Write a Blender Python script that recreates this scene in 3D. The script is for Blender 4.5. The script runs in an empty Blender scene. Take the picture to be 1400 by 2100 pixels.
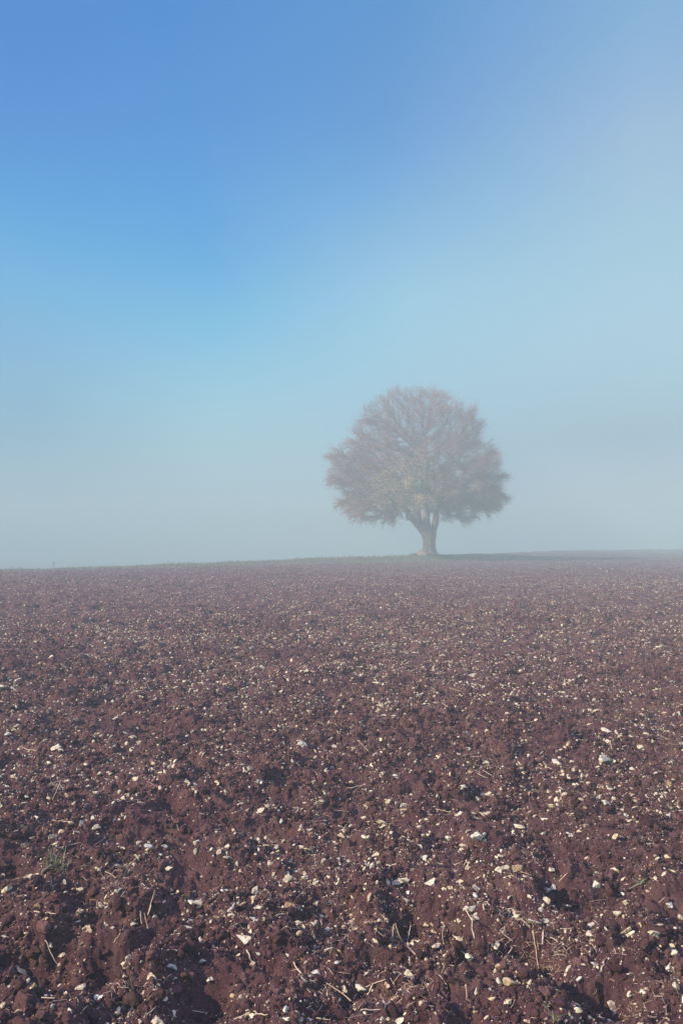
import bpy, math, random
import numpy as np

sc = bpy.context.scene
R = math.radians
random.seed(7)
rng = np.random.default_rng(7)

# ------------------------------------------------------------------ camera
EYE = 1.6
F = 1750.0                       # focal length in photograph pixels (1400 x 2100)
PITCH = math.atan(62 / F)
cam_d = bpy.data.cameras.new('camera')
cam = bpy.data.objects.new('camera', cam_d)
sc.collection.objects.link(cam)
cam.location = (0, 0, EYE)
cam.rotation_euler = (R(90) + PITCH, 0, 0)
cam_d.sensor_fit = 'VERTICAL'
cam_d.sensor_height = 36
cam_d.lens = 36 * F / 2100
cam_d.clip_start = 0.05
cam_d.clip_end = 3000
sc.camera = cam

# ------------------------------------------------------------------ world, sun, exposure
SUN_EL, SUN_AZ = 31.0, -114.0    # azimuth measured from +y towards +x
w = bpy.data.worlds.new('World')
sc.world = w
w.use_nodes = True
nt = w.node_tree
nt.nodes.clear()


def srgb(r, g, b):
    f = lambda c: (c / 255 / 12.92) if c / 255 <= 0.04045 else ((c / 255 + 0.055) / 1.055) ** 2.4
    return (f(r), f(g), f(b), 1)


def N(t, kind, **kw):
    n = t.nodes.new(kind)
    for k, v in kw.items():
        setattr(n, k, v)
    return n


def math_node(t, op, a, b=None, clamp=False):
    n = N(t, 'ShaderNodeMath', operation=op, use_clamp=clamp)
    for i, v in enumerate((a, b)):
        if v is None:
            continue
        if isinstance(v, (int, float)):
            n.inputs[i].default_value = v
        else:
            t.links.new(v, n.inputs[i])
    return n.outputs[0]


out = N(nt, 'ShaderNodeOutputWorld')
bg = N(nt, 'ShaderNodeBackground')
sky = N(nt, 'ShaderNodeTexSky', sky_type='NISHITA', sun_disc=False)
sky.sun_elevation = R(SUN_EL)
sky.sun_rotation = R(SUN_AZ)
sky.air_density = 1.2
sky.dust_density = 0.6
sky.ozone_density = 3.0
tc = N(nt, 'ShaderNodeTexCoord')
sep = N(nt, 'ShaderNodeSeparateXYZ')
nt.links.new(tc.outputs['Generated'], sep.inputs[0])
nz = N(nt, 'ShaderNodeTexNoise')
nz.inputs['Scale'].default_value = 1.7
nz.inputs['Detail'].default_value = 3.0
nz.inputs['Roughness'].default_value = 0.45
nt.links.new(tc.outputs['Generated'], nz.inputs['Vector'])
X, Z = sep.outputs[0], sep.outputs[2]
wob = math_node(nt, 'SUBTRACT', nz.outputs[0], 0.5)
Zw = math_node(nt, 'MULTIPLY', math_node(nt, 'ADD', Z, math_node(nt, 'MULTIPLY', wob, 0.05)), 1.0, clamp=True)
Xw = math_node(nt, 'ADD', X, math_node(nt, 'MULTIPLY', wob, 0.16))
#SKYFIT
# sky colour (linear) against the sine of the elevation, for four bearings from the left to the right of the view; highest stops, out of view, are invented bright violet to fill shadows
SKY = {
    'left': [(0.000, (0.140, 0.320, 0.439)), (0.113, (0.061, 0.300, 0.465)), (0.166, (0.092, 0.333, 0.537)), (0.217, (0.080, 0.316, 0.578)), (0.267, (0.058, 0.326, 0.599)), (0.315, (0.024, 0.287, 0.597)), (0.361, (0.004, 0.229, 0.572)), (0.404, (0.004, 0.191, 0.524)), (0.445, (0.004, 0.161, 0.522)), (0.505, (0.004, 0.142, 0.485)), (0.560, (0.004, 0.142, 0.485)), (0.600, (0.004, 0.142, 0.485)), (0.700, (0.200, 0.260, 0.750)), (0.850, (0.500, 0.420, 1.100)), (1.000, (0.600, 0.500, 1.300))],
    'half left': [(0.000, (0.245, 0.445, 0.517)), (0.119, (0.235, 0.508, 0.595)), (0.175, (0.171, 0.463, 0.628)), (0.228, (0.088, 0.407, 0.635)), (0.281, (0.026, 0.326, 0.615)), (0.330, (0.006, 0.252, 0.589)), (0.378, (0.004, 0.227, 0.575)), (0.423, (0.004, 0.194, 0.533)), (0.465, (0.004, 0.179, 0.518)), (0.526, (0.004, 0.162, 0.482)), (0.560, (0.004, 0.162, 0.482)), (0.600, (0.004, 0.162, 0.482)), (0.700, (0.200, 0.260, 0.750)), (0.850, (0.500, 0.420, 1.100)), (1.000, (0.600, 0.500, 1.300))],
    'half right': [(0.000, (0.224, 0.373, 0.490)), (0.120, (0.201, 0.388, 0.550)), (0.176, (0.222, 0.455, 0.599)), (0.230, (0.228, 0.464, 0.605)), (0.282, (0.217, 0.446, 0.610)), (0.332, (0.154, 0.367, 0.583)), (0.380, (0.087, 0.296, 0.564)), (0.425, (0.054, 0.235, 0.537)), (0.467, (0.038, 0.197, 0.500)), (0.529, (0.033, 0.188, 0.473)), (0.560, (0.033, 0.188, 0.473)), (0.600, (0.033, 0.188, 0.473)), (0.700, (0.200, 0.260, 0.750)), (0.850, (0.500, 0.420, 1.100)), (1.000, (0.600, 0.500, 1.300))],
    'right': [(0.000, (0.181, 0.288, 0.389)), (0.114, (0.128, 0.247, 0.381)), (0.167, (0.243, 0.424, 0.526)), (0.219, (0.269, 0.460, 0.577)), (0.269, (0.267, 0.460, 0.587)), (0.317, (0.252, 0.437, 0.562)), (0.363, (0.241, 0.408, 0.549)), (0.407, (0.231, 0.373, 0.526)), (0.448, (0.207, 0.346, 0.532)), (0.508, (0.138, 0.295, 0.511)), (0.560, (0.138, 0.295, 0.511)), (0.600, (0.138, 0.295, 0.511)), (0.700, (0.200, 0.260, 0.750)), (0.850, (0.500, 0.420, 1.100)), (1.000, (0.600, 0.500, 1.300))],
}
#ENDFIT


def sky_ramp(stops):
    n = N(nt, 'ShaderNodeValToRGB')
    n.color_ramp.interpolation = 'B_SPLINE'
    e = n.color_ramp.elements
    while len(e) > 1:
        e.remove(e[-1])
    e[0].position, e[0].color = stops[0][0], tuple(stops[0][1]) + (1,)
    for p, c in stops[1:]:
        q = e.new(p)
        q.color = tuple(c) + (1,)
    nt.links.new(Zw, n.inputs[0])
    return n.outputs[0]


def sky_mix(f, a, b):
    n = N(nt, 'ShaderNodeMix', data_type='RGBA')
    nt.links.new(f, n.inputs[0])
    nt.links.new(a, n.inputs[6])
    nt.links.new(b, n.inputs[7])
    return n.outputs[2]


BEAR = [-.345, -.135, .082, .32]
cols = [sky_ramp(SKY[k]) for k in ('left', 'half left', 'half right', 'right')]
sky_col = cols[0]
for k in range(3):
    f_ = math_node(nt, 'DIVIDE', math_node(nt, 'SUBTRACT', Xw, BEAR[k]), BEAR[k + 1] - BEAR[k], clamp=True)

    sky_col = sky_mix(f_, sky_col, cols[k + 1])
sk = N(nt, 'ShaderNodeMix', data_type='RGBA', blend_type='MIX')
sk.inputs[0].default_value = 0.95
nsc = N(nt, 'ShaderNodeVectorMath', operation='SCALE')
nsc.inputs[3].default_value = 1.0
nt.links.new(sky.outputs[0], nsc.inputs[0])
rsc = N(nt, 'ShaderNodeVectorMath', operation='SCALE')
rsc.inputs[3].default_value = 10.0         # the background strength below is 0.1
nt.links.new(sky_col, rsc.inputs[0])
nt.links.new(nsc.outputs[0], sk.inputs[6])
nt.links.new(rsc.outputs[0], sk.inputs[7])
nt.links.new(sk.outputs[2], bg.inputs[0])
bg.inputs[1].default_value = 0.1
nt.links.new(bg.outputs[0], out.inputs[0])

sun_d = bpy.data.lights.new('sun', 'SUN')
sun_d.energy = 5.0
sun_d.angle = R(0.5)
sun_d.color = (1.0, 0.84, 0.62)
sun = bpy.data.objects.new('sun', sun_d)
sc.collection.objects.link(sun)
sun.rotation_euler = (R(90 - SUN_EL), 0, R(180 - SUN_AZ))   # the lamp looks along its -z
sun.location = (-30, -10, 20)

sc.view_settings.view_transform = 'Standard'
sc.view_settings.look = 'None'
sc.view_settings.exposure = 0.5
sc.cycles.use_denoising = True
sc.cycles.denoising_prefilter = 'NONE'
sc.cycles.use_adaptive_sampling = False
sc.view_settings.gamma = 1
sc.cycles.volume_bounces = 1
sc.cycles.max_bounces = 5
sc.cycles.diffuse_bounces = 2
sc.cycles.transparent_max_bounces = 8


# ------------------------------------------------------------------ noise in numpy
def hsh(ix, iy, seed):
    h = (ix.astype(np.int64) * 374761393 + iy.astype(np.int64) * 668265263 + seed * 974634777) & 0xFFFFFFFF
    h = ((h ^ (h >> 13)) * 1274126177) & 0xFFFFFFFF
    h = ((h ^ (h >> 16)) * 2246822519) & 0xFFFFFFFF
    return ((h ^ (h >> 15)) & 0xFFFFFF).astype(np.float32) / np.float32(16777216)


def gnoise(x, y, seed):
    ix, iy = np.floor(x), np.floor(y)
    fx, fy = (x - ix).astype(np.float32), (y - iy).astype(np.float32)
    ux, uy = fx * fx * fx * (fx * (fx * 6 - 15) + 10), fy * fy * fy * (fy * (fy * 6 - 15) + 10)

    def g(dx, dy):
        a = hsh(ix + dx, iy + dy, seed) * np.float32(2 * math.pi)
        return np.cos(a) * (fx - dx) + np.sin(a) * (fy - dy)
    n0 = g(0, 0) * (1 - ux) + g(1, 0) * ux
    n1 = g(0, 1) * (1 - ux) + g(1, 1) * ux
    return (n0 * (1 - uy) + n1 * uy) * 1.5


def lumps(x, y, seed, pw=1.6):
    """rounded lumps of unequal height, one to a cell, 0..1"""
    ix, iy = np.floor(x), np.floor(y)
    best = np.zeros(x.shape, np.float32)
    for dx in (-1, 0, 1):
        for dy in (-1, 0, 1):
            cx, cy = ix + dx, iy + dy
            px = cx + 0.15 + 0.7 * hsh(cx, cy, seed)
            py = cy + 0.15 + 0.7 * hsh(cx, cy, seed + 1)
            rr = 0.45 + 0.45 * hsh(cx, cy, seed + 2)
            hh = 0.15 + 0.85 * hsh(cx, cy, seed + 3) ** pw
            d2 = ((x - px) ** 2 + (y - py) ** 2).astype(np.float32) / (rr * rr)
            tx, ty = hsh(cx, cy, seed + 4) - .5, hsh(cx, cy, seed + 5) - .5
            face = 1 + 1.3 * (tx * (x - px) + ty * (y - py)).astype(np.float32)     # each clod has a tilted top and steep sides
            b = hh * np.minimum(np.sqrt(np.maximum(0, 1 - d2)) * 1.25, np.maximum(0, face) * (d2 < 1)) * rr * 1.15
            np.maximum(best, b, out=best)
    return best


# the verge runs obliquely behind the ploughed field
def verge_s(x, y):
    return (y - 1.03 * x - 63.0) / 1.436


def smooth(t):
    t = np.clip(t, 0, 1)
    return t * t * (3 - 2 * t)


def unproject_flat(px, py, z=0.0):
    dx, dz = (px - 700) / F, -(py - 1050) / F
    c, s = math.cos(PITCH), math.sin(PITCH)
    vy, vz = c - dz * s, s + dz * c
    t = (z - EYE) / vz
    return dx * t, vy * t


def macro(x, y):
    s = verge_s(x, y)
    B = 0.03 + 0.36 * smooth((x + 20) / 26) - 0.33 * smooth((x - 10) / 14) + .04 * gnoise(x / 2.1, y / 9.0, 77)
    h = B * smooth((s + 0.3) / 3.0)
    s = s - 32 * smooth((x / np.maximum(y, 20.0) - .10) / .17)            # to the right the level ground runs on much farther
    h = h - 6.0 * (1 - np.exp(-np.maximum(0, s - 4.5) * 0.011)) - 0.03 * np.clip(s - 4.5, 0, 3)
    h = h + 0.05 * gnoise(x / 7.0, y / 7.0, 90)
    return h


# hollows and mounds of the foreground: centre in photograph pixels, half widths in metres, height
RELIEF = [(60, 1985, .13, .15, -.10), (130, 2040, .12, .11, -.08), (150, 1850, .09, .07, -.07), (225, 1905, .10, .06, -.055),
          (240, 1975, .10, .10, -.09), (20, 1800, .10, .07, -.06), (185, 1795, .10, .08, .035), (100, 1935, .08, .05, .05),
          (445, 2085, .10, .07, -.05), (330, 2020, .14, .12, .05), (415, 1830, .14, .08, -.05), (300, 1720, .16, .12, -.05),
          (300, 1505, .20, .20, -.06), (385, 1575, .14, .16, -.10), (580, 1620, .12, .12, -.07), (585, 1720, .10, .10, -.06),
          (845, 1895, .10, .10, -.09), (900, 1945, .13, .06, -.08), (760, 1985, .10, .05, -.06), (960, 2040, .16, .05, -.05),
          (1085, 1985, .10, .08, -.10), (1225, 2050, .10, .09, -.08), (1050, 1850, .16, .12, .055), (1105, 1845, .07, .09, -.08),
          (935, 1640, .10, .10, .06), (970, 1650, .06, .10, -.05), (905, 1680, .05, .07, -.06), (1290, 1910, .22, .10, .04),
          (700, 1900, .16, .10, -.04), (560, 1960, .15, .12, .03), (50, 1890, .14, .06, .04), (640, 2080, .12, .08, .03),
          (750, 1760, .12, .10, .03), (1190, 1680, .2, .2, .03), (660, 1500, .2, .3, -.05), (200, 1450, .3, .4, -.05)]
RELIEF = [unproject_flat(a, b) + ((c * 1.3, d * 1.3, e * 1.25) if e < 0 and b > 1780 else (c, d, e)) for a, b, c, d, e in RELIEF]


def ground(x, y, fine=True):
    x = np.asarray(x, np.float64)
    y = np.asarray(y, np.float64)
    h = macro(x, y).astype(np.float64)
    s = verge_s(x, y)
    soil = 1 - smooth((s + 0.6) / 0.9) * (1 - smooth((x - 13) / 9))
    dist = np.hypot(x, y)
    wx = x + 0.10 * gnoise(x / 0.35, y / 0.35, 11) + 0.032 * gnoise(x / 0.08, y / 0.08, 12) + 0.008 * gnoise(x / 0.022, y / 0.022, 15)
    wy = y + 0.10 * gnoise(x / 0.35, y / 0.35, 13) + 0.032 * gnoise(x / 0.08, y / 0.08, 14) + 0.008 * gnoise(x / 0.022, y / 0.022, 16)
    r = 0.055 * gnoise(x / 1.9, y / 1.5, 21) + 0.045 * gnoise(wx / 0.62, wy / 0.55, 22)
    n = gnoise(wx / 0.30, wy / 0.28, 23)
    r = r + 0.034 * n - 0.085 * np.maximum(0, -n - 0.28)
    for cx, cy, ax, ay, hh in RELIEF:
        m = np.abs(x - cx) < 4 * ax
        m &= np.abs(y - cy) < 4 * ay
        if m.any():
            q = ((wx[m] - cx) / ax) ** 2 + ((wy[m] - cy) / ay) ** 2
            r[m] += 1.9 * hh * np.exp(-q ** 1.5)
    r = r + 0.074 * lumps(wx / 0.26, wy / 0.26, 31, 2.2)
    r = r + 0.048 * lumps(wx / 0.115, wy / 0.115, 41, 2.0)
    r = r + 0.030 * lumps(wx / 0.052, wy / 0.052, 51, 1.5)
    k = dist < 14
    if fine and k.any():
        a = (1 - smooth((dist[k] - 9) / 5))
        r[k] += a * (0.017 * lumps(wx[k] / 0.025, wy[k] / 0.025, 61, 1.3) + 0.006 * gnoise(x[k] / 0.014, y[k] / 0.014, 71) - 0.010 * np.maximum(0, .22 - np.abs(gnoise(wx[k] / .045, wy[k] / .045, 72))) / .22)
    return h + r * soil


def unproject(px, py):
    px, py = np.atleast_1d(np.asarray(px, float)), np.atleast_1d(np.asarray(py, float))
    z = np.full(px.shape, 0.03)
    for _ in range(7):
        x, y = unproject_flat(px, py, z)
        z = 0.5 * z + 0.5 * ground(x, y)
    return x, y, ground(x, y)


def project(x, y, z):
    c, s = math.cos(PITCH), math.sin(PITCH)
    vz = z - EYE
    fy = y * c + vz * s
    fz = -y * s + vz * c
    return 700 + F * x / fy, 1050 - F * fz / fy, fy


# ------------------------------------------------------------------ mesh helpers
def mesh_from(name, V, polys=None, quads=None, tris=None, smooth_shade=True):
    me = bpy.data.meshes.new(name)
    V = np.asarray(V, np.float32)
    arr = quads if quads is not None else tris
    k = 4 if quads is not None else 3
    arr = np.asarray(arr, np.int32)
    me.vertices.add(len(V))
    me.vertices.foreach_set('co', V.ravel())
    me.loops.add(arr.size)
    me.loops.foreach_set('vertex_index', arr.ravel())
    me.polygons.add(len(arr))
    me.polygons.foreach_set('loop_start', np.arange(0, arr.size, k, dtype=np.int32))
    me.polygons.foreach_set('loop_total', np.full(len(arr), k, np.int32))
    me.polygons.foreach_set('use_smooth', np.full(len(arr), bool(smooth_shade)))
    me.update(calc_edges=True)
    return me


def set_attr(me, name, vals):
    a = me.attributes.new(name, 'FLOAT', 'POINT')
    a.data.foreach_set('value', np.asarray(vals, np.float32))


def link(name, me, mat=None, parent=None, loc=None):
    o = bpy.data.objects.new(name, me)
    sc.collection.objects.link(o)
    if mat is not None and len(me.materials) == 0:
        me.materials.append(mat)
    if parent is not None:
        o.parent = parent
    if loc is not None:
        o.location = loc
    return o


def tag(o, label=None, cat=None, group=None, kind=None):
    for k, v in (('label', label), ('category', cat), ('group', group), ('kind', kind)):
        if v:
            o[k] = v
    return o


def ico(sub):
    t = (1 + 5 ** 0.5) / 2
    v = [(-1, t, 0), (1, t, 0), (-1, -t, 0), (1, -t, 0), (0, -1, t), (0, 1, t), (0, -1, -t), (0, 1, -t), (t, 0, -1), (t, 0, 1), (-t, 0, -1), (-t, 0, 1)]
    f = [(0, 11, 5), (0, 5, 1), (0, 1, 7), (0, 7, 10), (0, 10, 11), (1, 5, 9), (5, 11, 4), (11, 10, 2), (10, 7, 6), (7, 1, 8),
         (3, 9, 4), (3, 4, 2), (3, 2, 6), (3, 6, 8), (3, 8, 9), (4, 9, 5), (2, 4, 11), (6, 2, 10), (8, 6, 7), (9, 8, 1)]
    v = [tuple(c / math.sqrt(sum(q * q for q in p)) for c in p) for p in v]
    for _ in range(sub):
        mid, nf = {}, []

        def m(a, b):
            k = (min(a, b), max(a, b))
            if k not in mid:
                p = [(v[a][i] + v[b][i]) / 2 for i in range(3)]
                l = math.sqrt(sum(q * q for q in p))
                v.append(tuple(q / l for q in p))
                mid[k] = len(v) - 1
            return mid[k]
        for a, b, c in f:
            x, y, z = m(a, b), m(b, c), m(c, a)
            nf += [(a, x, z), (b, y, x), (c, z, y), (x, y, z)]
        f = nf
    return np.array(v), np.array(f)


ICO = [ico(i) for i in range(4)]


def stone_variant(sub, g):
    D, Fc = ICO[sub]
    k = g.integers(5, 9)
    n = g.normal(size=(k, 3))
    n /= np.linalg.norm(n, axis=1)[:, None]
    d = g.uniform(0.38, 1.0, k)
    dots = D @ n.T
    rr = np.where(dots > 0.05, d[None] / np.maximum(dots, 0.05), 9)
    r = np.minimum(rr.min(axis=1), 1.6)
    ph = g.uniform(0, 6, 6)
    r *= 1 + 0.05 * np.sin(5 * D[:, 0] + ph[0]) * np.sin(4 * D[:, 1] + ph[1]) + 0.04 * np.sin(9 * D[:, 2] + ph[2] + 6 * D[:, 0]) + 0.025 * np.sin(17 * D[:, 1] + ph[3]) * np.sin(15 * D[:, 0] + ph[4])
    for _ in range(3):
        m = g.normal(size=3)
        m /= np.linalg.norm(m)
        r *= 1 - g.uniform(.15, .45) * np.clip((D @ m - .45) / .3, 0, 1)
    V = D * r[:, None] * np.array([1, g.uniform(.35, .9), g.uniform(.3, .65)])
    V /= np.abs(V).max()
    return V, Fc


def clod_variant(sub, g):
    D, Fc = ICO[sub]
    ph = g.uniform(0, 6, 12)
    r = np.ones(len(D))
    for i, (fq, am) in enumerate(((2.3, .22), (4.1, .16), (7.7, .10), (13, .06))):
        r += am * np.sin(fq * D[:, 0] + ph[i]) * np.sin(fq * D[:, 1] + ph[i + 4]) + am * .7 * np.sin(fq * 1.3 * D[:, 2] + ph[i + 8] + 2 * D[:, 0])
    r += g.normal(size=len(D)) * (.05 if sub > 1 else .1)
    V = D * r[:, None] * np.array([1, g.uniform(.7, 1), g.uniform(.55, .85)])
    V /= np.abs(V).max()
    return V, Fc


def rand_rot(n, tilt):
    yaw = rng.uniform(0, 2 * math.pi, n)
    a, b = rng.normal(0, tilt, n), rng.normal(0, tilt, n)
    cz, sz, cx, sx, cy, sy = np.cos(yaw), np.sin(yaw), np.cos(a), np.sin(a), np.cos(b), np.sin(b)
    Rz = np.zeros((n, 3, 3)); Rz[:, 0, 0] = cz; Rz[:, 0, 1] = -sz; Rz[:, 1, 0] = sz; Rz[:, 1, 1] = cz; Rz[:, 2, 2] = 1
    Rx = np.zeros((n, 3, 3)); Rx[:, 0, 0] = 1; Rx[:, 1, 1] = cx; Rx[:, 1, 2] = -sx; Rx[:, 2, 1] = sx; Rx[:, 2, 2] = cx
    Ry = np.zeros((n, 3, 3)); Ry[:, 1, 1] = 1; Ry[:, 0, 0] = cy; Ry[:, 0, 2] = sy; Ry[:, 2, 0] = -sy; Ry[:, 2, 2] = cy
    return np.einsum('nij,njk,nkl->nil', Rx, Ry, Rz)


def scatter(variants, pos, size, tilt):
    """joined copies of variants: V, F, instance index per vertex"""
    n = len(pos)
    which = rng.integers(0, len(variants), n)
    rot = rand_rot(n, tilt)
    Vs, Fs, Is, off = [], [], [], 0
    for k, (V, Fc) in enumerate(variants):
        idx = np.nonzero(which == k)[0]
        if not len(idx):
            continue
        P = np.einsum('nij,vj->nvi', rot[idx], V) * size[idx][:, None, None] + pos[idx][:, None, :]
        Vs.append(P.reshape(-1, 3))
        Fs.append((Fc[None] + (np.arange(len(idx)) * len(V))[:, None, None] + off).reshape(-1, 3))
        Is.append(np.repeat(idx, len(V)))
        off += len(idx) * len(V)
    return np.concatenate(Vs), np.concatenate(Fs), np.concatenate(Is)


def tube(points, radii, sides=5):
    P = np.asarray(points, float)
    T = np.gradient(P, axis=0)
    T /= np.linalg.norm(T, axis=1)[:, None] + 1e-9
    ref = np.array([0, 0, 1.0]) if abs(T[0][2]) < 0.8 else np.array([1.0, 0, 0])
    A = np.cross(T, ref)
    A /= np.linalg.norm(A, axis=1)[:, None] + 1e-9
    B = np.cross(T, A)
    an = np.arange(sides) * 2 * math.pi / sides
    r = np.asarray(radii, float)[:, None, None]
    V = P[:, None] + r * (np.cos(an)[None, :, None] * A[:, None] + np.sin(an)[None, :, None] * B[:, None])
    n = len(P)
    i, j = np.meshgrid(np.arange(n - 1), np.arange(sides), indexing='ij')
    a = i * sides + j
    b = i * sides + (j + 1) % sides
    Q = np.stack([a, b, b + sides, a + sides], -1).reshape(-1, 4)
    return V.reshape(-1, 3), Q


class Acc:
    def __init__(s):
        s.V, s.Q, s.n, s.a = [], [], 0, []

    def add(s, V, Q, a=0.0):
        s.V.append(V); s.Q.append(Q + s.n); s.n += len(V); s.a.append(np.full(len(V), a))

    def mesh(s, name, smooth_shade=True, attr='tint'):
        me = mesh_from(name, np.concatenate(s.V), quads=np.concatenate(s.Q), smooth_shade=smooth_shade)
        set_attr(me, attr, np.concatenate(s.a))
        return me


# ------------------------------------------------------------------ materials
def material(name, rough=0.9, spec=0.2):
    m = bpy.data.materials.new(name)
    m.use_nodes = True
    b = m.node_tree.nodes['Principled BSDF']
    b.inputs['Roughness'].default_value = rough
    b.inputs['Specular IOR Level'].default_value = spec
    return m, m.node_tree, b


def noise_node(t, vec, scale, detail=4, rough=0.6):
    n = N(t, 'ShaderNodeTexNoise')
    n.inputs['Scale'].default_value = scale
    n.inputs['Detail'].default_value = detail
    n.inputs['Roughness'].default_value = rough
    if vec is not None:
        t.links.new(vec, n.inputs['Vector'])
    return n.outputs[0]


def ramp_node(t, fac, stops):
    n = N(t, 'ShaderNodeValToRGB')
    e = n.color_ramp.elements
    while len(e) > 1:
        e.remove(e[-1])
    e[0].position, e[0].color = stops[0][0], tuple(stops[0][1]) + (1,)
    for p, c in stops[1:]:
        q = e.new(p)
        q.color = tuple(c) + (1,)
    t.links.new(fac, n.inputs[0])
    return n.outputs[0]


def mix_node(t, fac, a, b, blend='MIX'):
    n = N(t, 'ShaderNodeMix', data_type='RGBA', blend_type=blend)
    for i, v in ((0, fac), (6, a), (7, b)):
        if isinstance(v, (int, float)):
            n.inputs[i].default_value = v
        elif isinstance(v, tuple):
            n.inputs[i].default_value = v + (1,)
        else:
            t.links.new(v, n.inputs[i])
    return n.outputs[2]


def bump_node(t, b, h, strength, dist):
    n = N(t, 'ShaderNodeBump')
    n.inputs['Strength'].default_value = strength
    n.inputs['Distance'].default_value = dist
    t.links.new(h, n.inputs['Height'])
    t.links.new(n.outputs[0], b.inputs['Normal'])
    return n


def soil_nodes(t, pos):
    big = noise_node(t, pos, 0.9, 4, 0.55)
    mid = noise_node(t, pos, 9.0, 5, 0.65)
    fin = noise_node(t, pos, 130.0, 4, 0.75)
    c = ramp_node(t, mid, [(0.32, (0.090, 0.037, 0.050)), (0.5, (0.140, 0.064, 0.073)), (0.68, (0.225, 0.126, 0.108))])
    c = mix_node(t, ramp_node(t, big, [(0.35, (0, 0, 0)), (0.75, (0.55, 0.55, 0.55))]), c, (0.190, 0.108, 0.094))
    g = ramp_node(t, fin, [(0.30, (0.55, 0.55, 0.58)), (0.5, (1, 1, 1)), (0.66, (1.2, 1.17, 1.15)), (0.74, (2.2, 2.0, 1.9))])
    return mix_node(t, 1.0, c, g, 'MULTIPLY'), fin


m_ground, t, b = material('ploughed_soil', 0.95, 0.12)
geo = N(t, 'ShaderNodeNewGeometry')
pos = geo.outputs['Position']
sc_, fin = soil_nodes(t, pos)
at = N(t, 'ShaderNodeAttribute', attribute_name='grassy')
gr = ramp_node(t, noise_node(t, pos, 3.0, 5, 0.7), [(0.3, (0.12, 0.11, 0.075)), (0.55, (0.18, 0.165, 0.11)), (0.75, (0.26, 0.23, 0.16))])
t.links.new(mix_node(t, at.outputs['Fac'], sc_, gr), b.inputs['Base Color'])
hh = math_node(t, 'ADD', math_node(t, 'MULTIPLY', fin, 0.6), noise_node(t, pos, 55.0, 5, 0.7))
bump_node(t, b, hh, 1.0, 0.022)

m_clod, t, b = material('soil_clod', 0.95, 0.12)
geo = N(t, 'ShaderNodeNewGeometry')
c, fin = soil_nodes(t, geo.outputs['Position'])
at = N(t, 'ShaderNodeAttribute', attribute_name='tint')
c = mix_node(t, 1.0, c, ramp_node(t, at.outputs['Fac'], [(0, (.6, .6, .64)), (.6, (1, 1, 1)), (.92, (1.5, 1.5, 1.4)), (1, (2.1, 2.2, 2.0))]), 'MULTIPLY')
t.links.new(c, b.inputs['Base Color'])
bump_node(t, b, math_node(t, 'ADD', fin, noise_node(t, geo.outputs['Position'], 70.0, 5, 0.7)), 1.0, 0.016)


def stone_material(name, use_object):
    m, t, b = material(name, 0.75, 0.3)
    if use_object:
        tint = N(t, 'ShaderNodeAttribute', attribute_name='tint', attribute_type='OBJECT').outputs['Fac']
        vec = N(t, 'ShaderNodeNewGeometry').outputs['Position']
    else:
        tint = N(t, 'ShaderNodeAttribute', attribute_name='tint').outputs['Fac']
        vec = N(t, 'ShaderNodeNewGeometry').outputs['Position']
    base = ramp_node(t, tint, [(0, (.36, .24, .13)), (.18, (.56, .42, .24)), (.4, (.70, .60, .38)), (.7, (.78, .73, .50)), (.9, (.80, .79, .62)), (1, (.48, .50, .44))])
    mo = noise_node(t, vec, 60, 5, .65)
    c = mix_node(t, ramp_node(t, mo, [(.38, (.85, .85, .85)), (.46, (.15, .15, .15)), (.56, (0, 0, 0))]), base, (.24, .135, .10))
    c = mix_node(t, ramp_node(t, noise_node(t, vec, 23, 3, .6), [(.55, (0, 0, 0)), (.7, (.5, .5, .5))]), c, (.48, .33, .20))
    t.links.new(c, b.inputs['Base Color'])
    bump_node(t, b, mo, .7, .006)
    return m


m_stone = stone_material('flint', True)
m_stones = stone_material('flint_rubble', False)


def straw_material(name, obj):
    m, t, b = material(name, 0.6, 0.3)
    a = N(t, 'ShaderNodeAttribute', attribute_name='tint')
    if obj:
        a.attribute_type = 'OBJECT'
    c = ramp_node(t, a.outputs['Fac'], [(0, (.36, .23, .15)), (.4, (.62, .46, .31)), (1, (.85, .70, .50))])
    v = N(t, 'ShaderNodeNewGeometry').outputs['Position']
    c = mix_node(t, ramp_node(t, noise_node(t, v, 90, 3), [(.45, (0, 0, 0)), (.7, (.6, .6, .6))]), c, (.22, .13, .09))
    t.links.new(c, b.inputs['Base Color'])
    return m


m_straw = straw_material('dry_straw', True)
m_chaff = straw_material('chaff', False)


def leaf_material(name, stops, sub=.0):
    m, t, b = material(name, 0.6, 0.25)
    a = N(t, 'ShaderNodeAttribute', attribute_name='tint')
    t.links.new(ramp_node(t, a.outputs['Fac'], stops), b.inputs['Base Color'])
    return m


m_grass = leaf_material('grass_blade', [(0, (.12, .15, .07)), (.5, (.24, .27, .13)), (.8, (.42, .40, .24)), (1, (.55, .44, .31))])
m_verge = leaf_material('verge_grass', [(0, (.12, .13, .08)), (.6, (.24, .22, .14)), (1, (.42, .36, .25))])
m_leaf = leaf_material('autumn_leaf', [(0, (.32, .19, .14)), (.5, (.52, .40, .22)), (1, (.80, .70, .36))])
m_twig = leaf_material('twig_bark', [(0, (.29, .155, .17)), (1, (.42, .255, .255))])
m_bark, t, b = material('bark', 0.85, 0.2)
tco = N(t, 'ShaderNodeTexCoord')
mp = N(t, 'ShaderNodeMapping')
mp.inputs['Scale'].default_value = (5, 5, 1.2)
t.links.new(tco.outputs['Object'], mp.inputs[0])
bn = noise_node(t, mp.outputs[0], 1.6, 6, .65)
t.links.new(ramp_node(t, bn, [(.3, (.24, .17, .15)), (.5, (.40, .30, .26)), (.7, (.56, .45, .39))]), b.inputs['Base Color'])
bump_node(t, b, bn, .8, .06)

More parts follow.
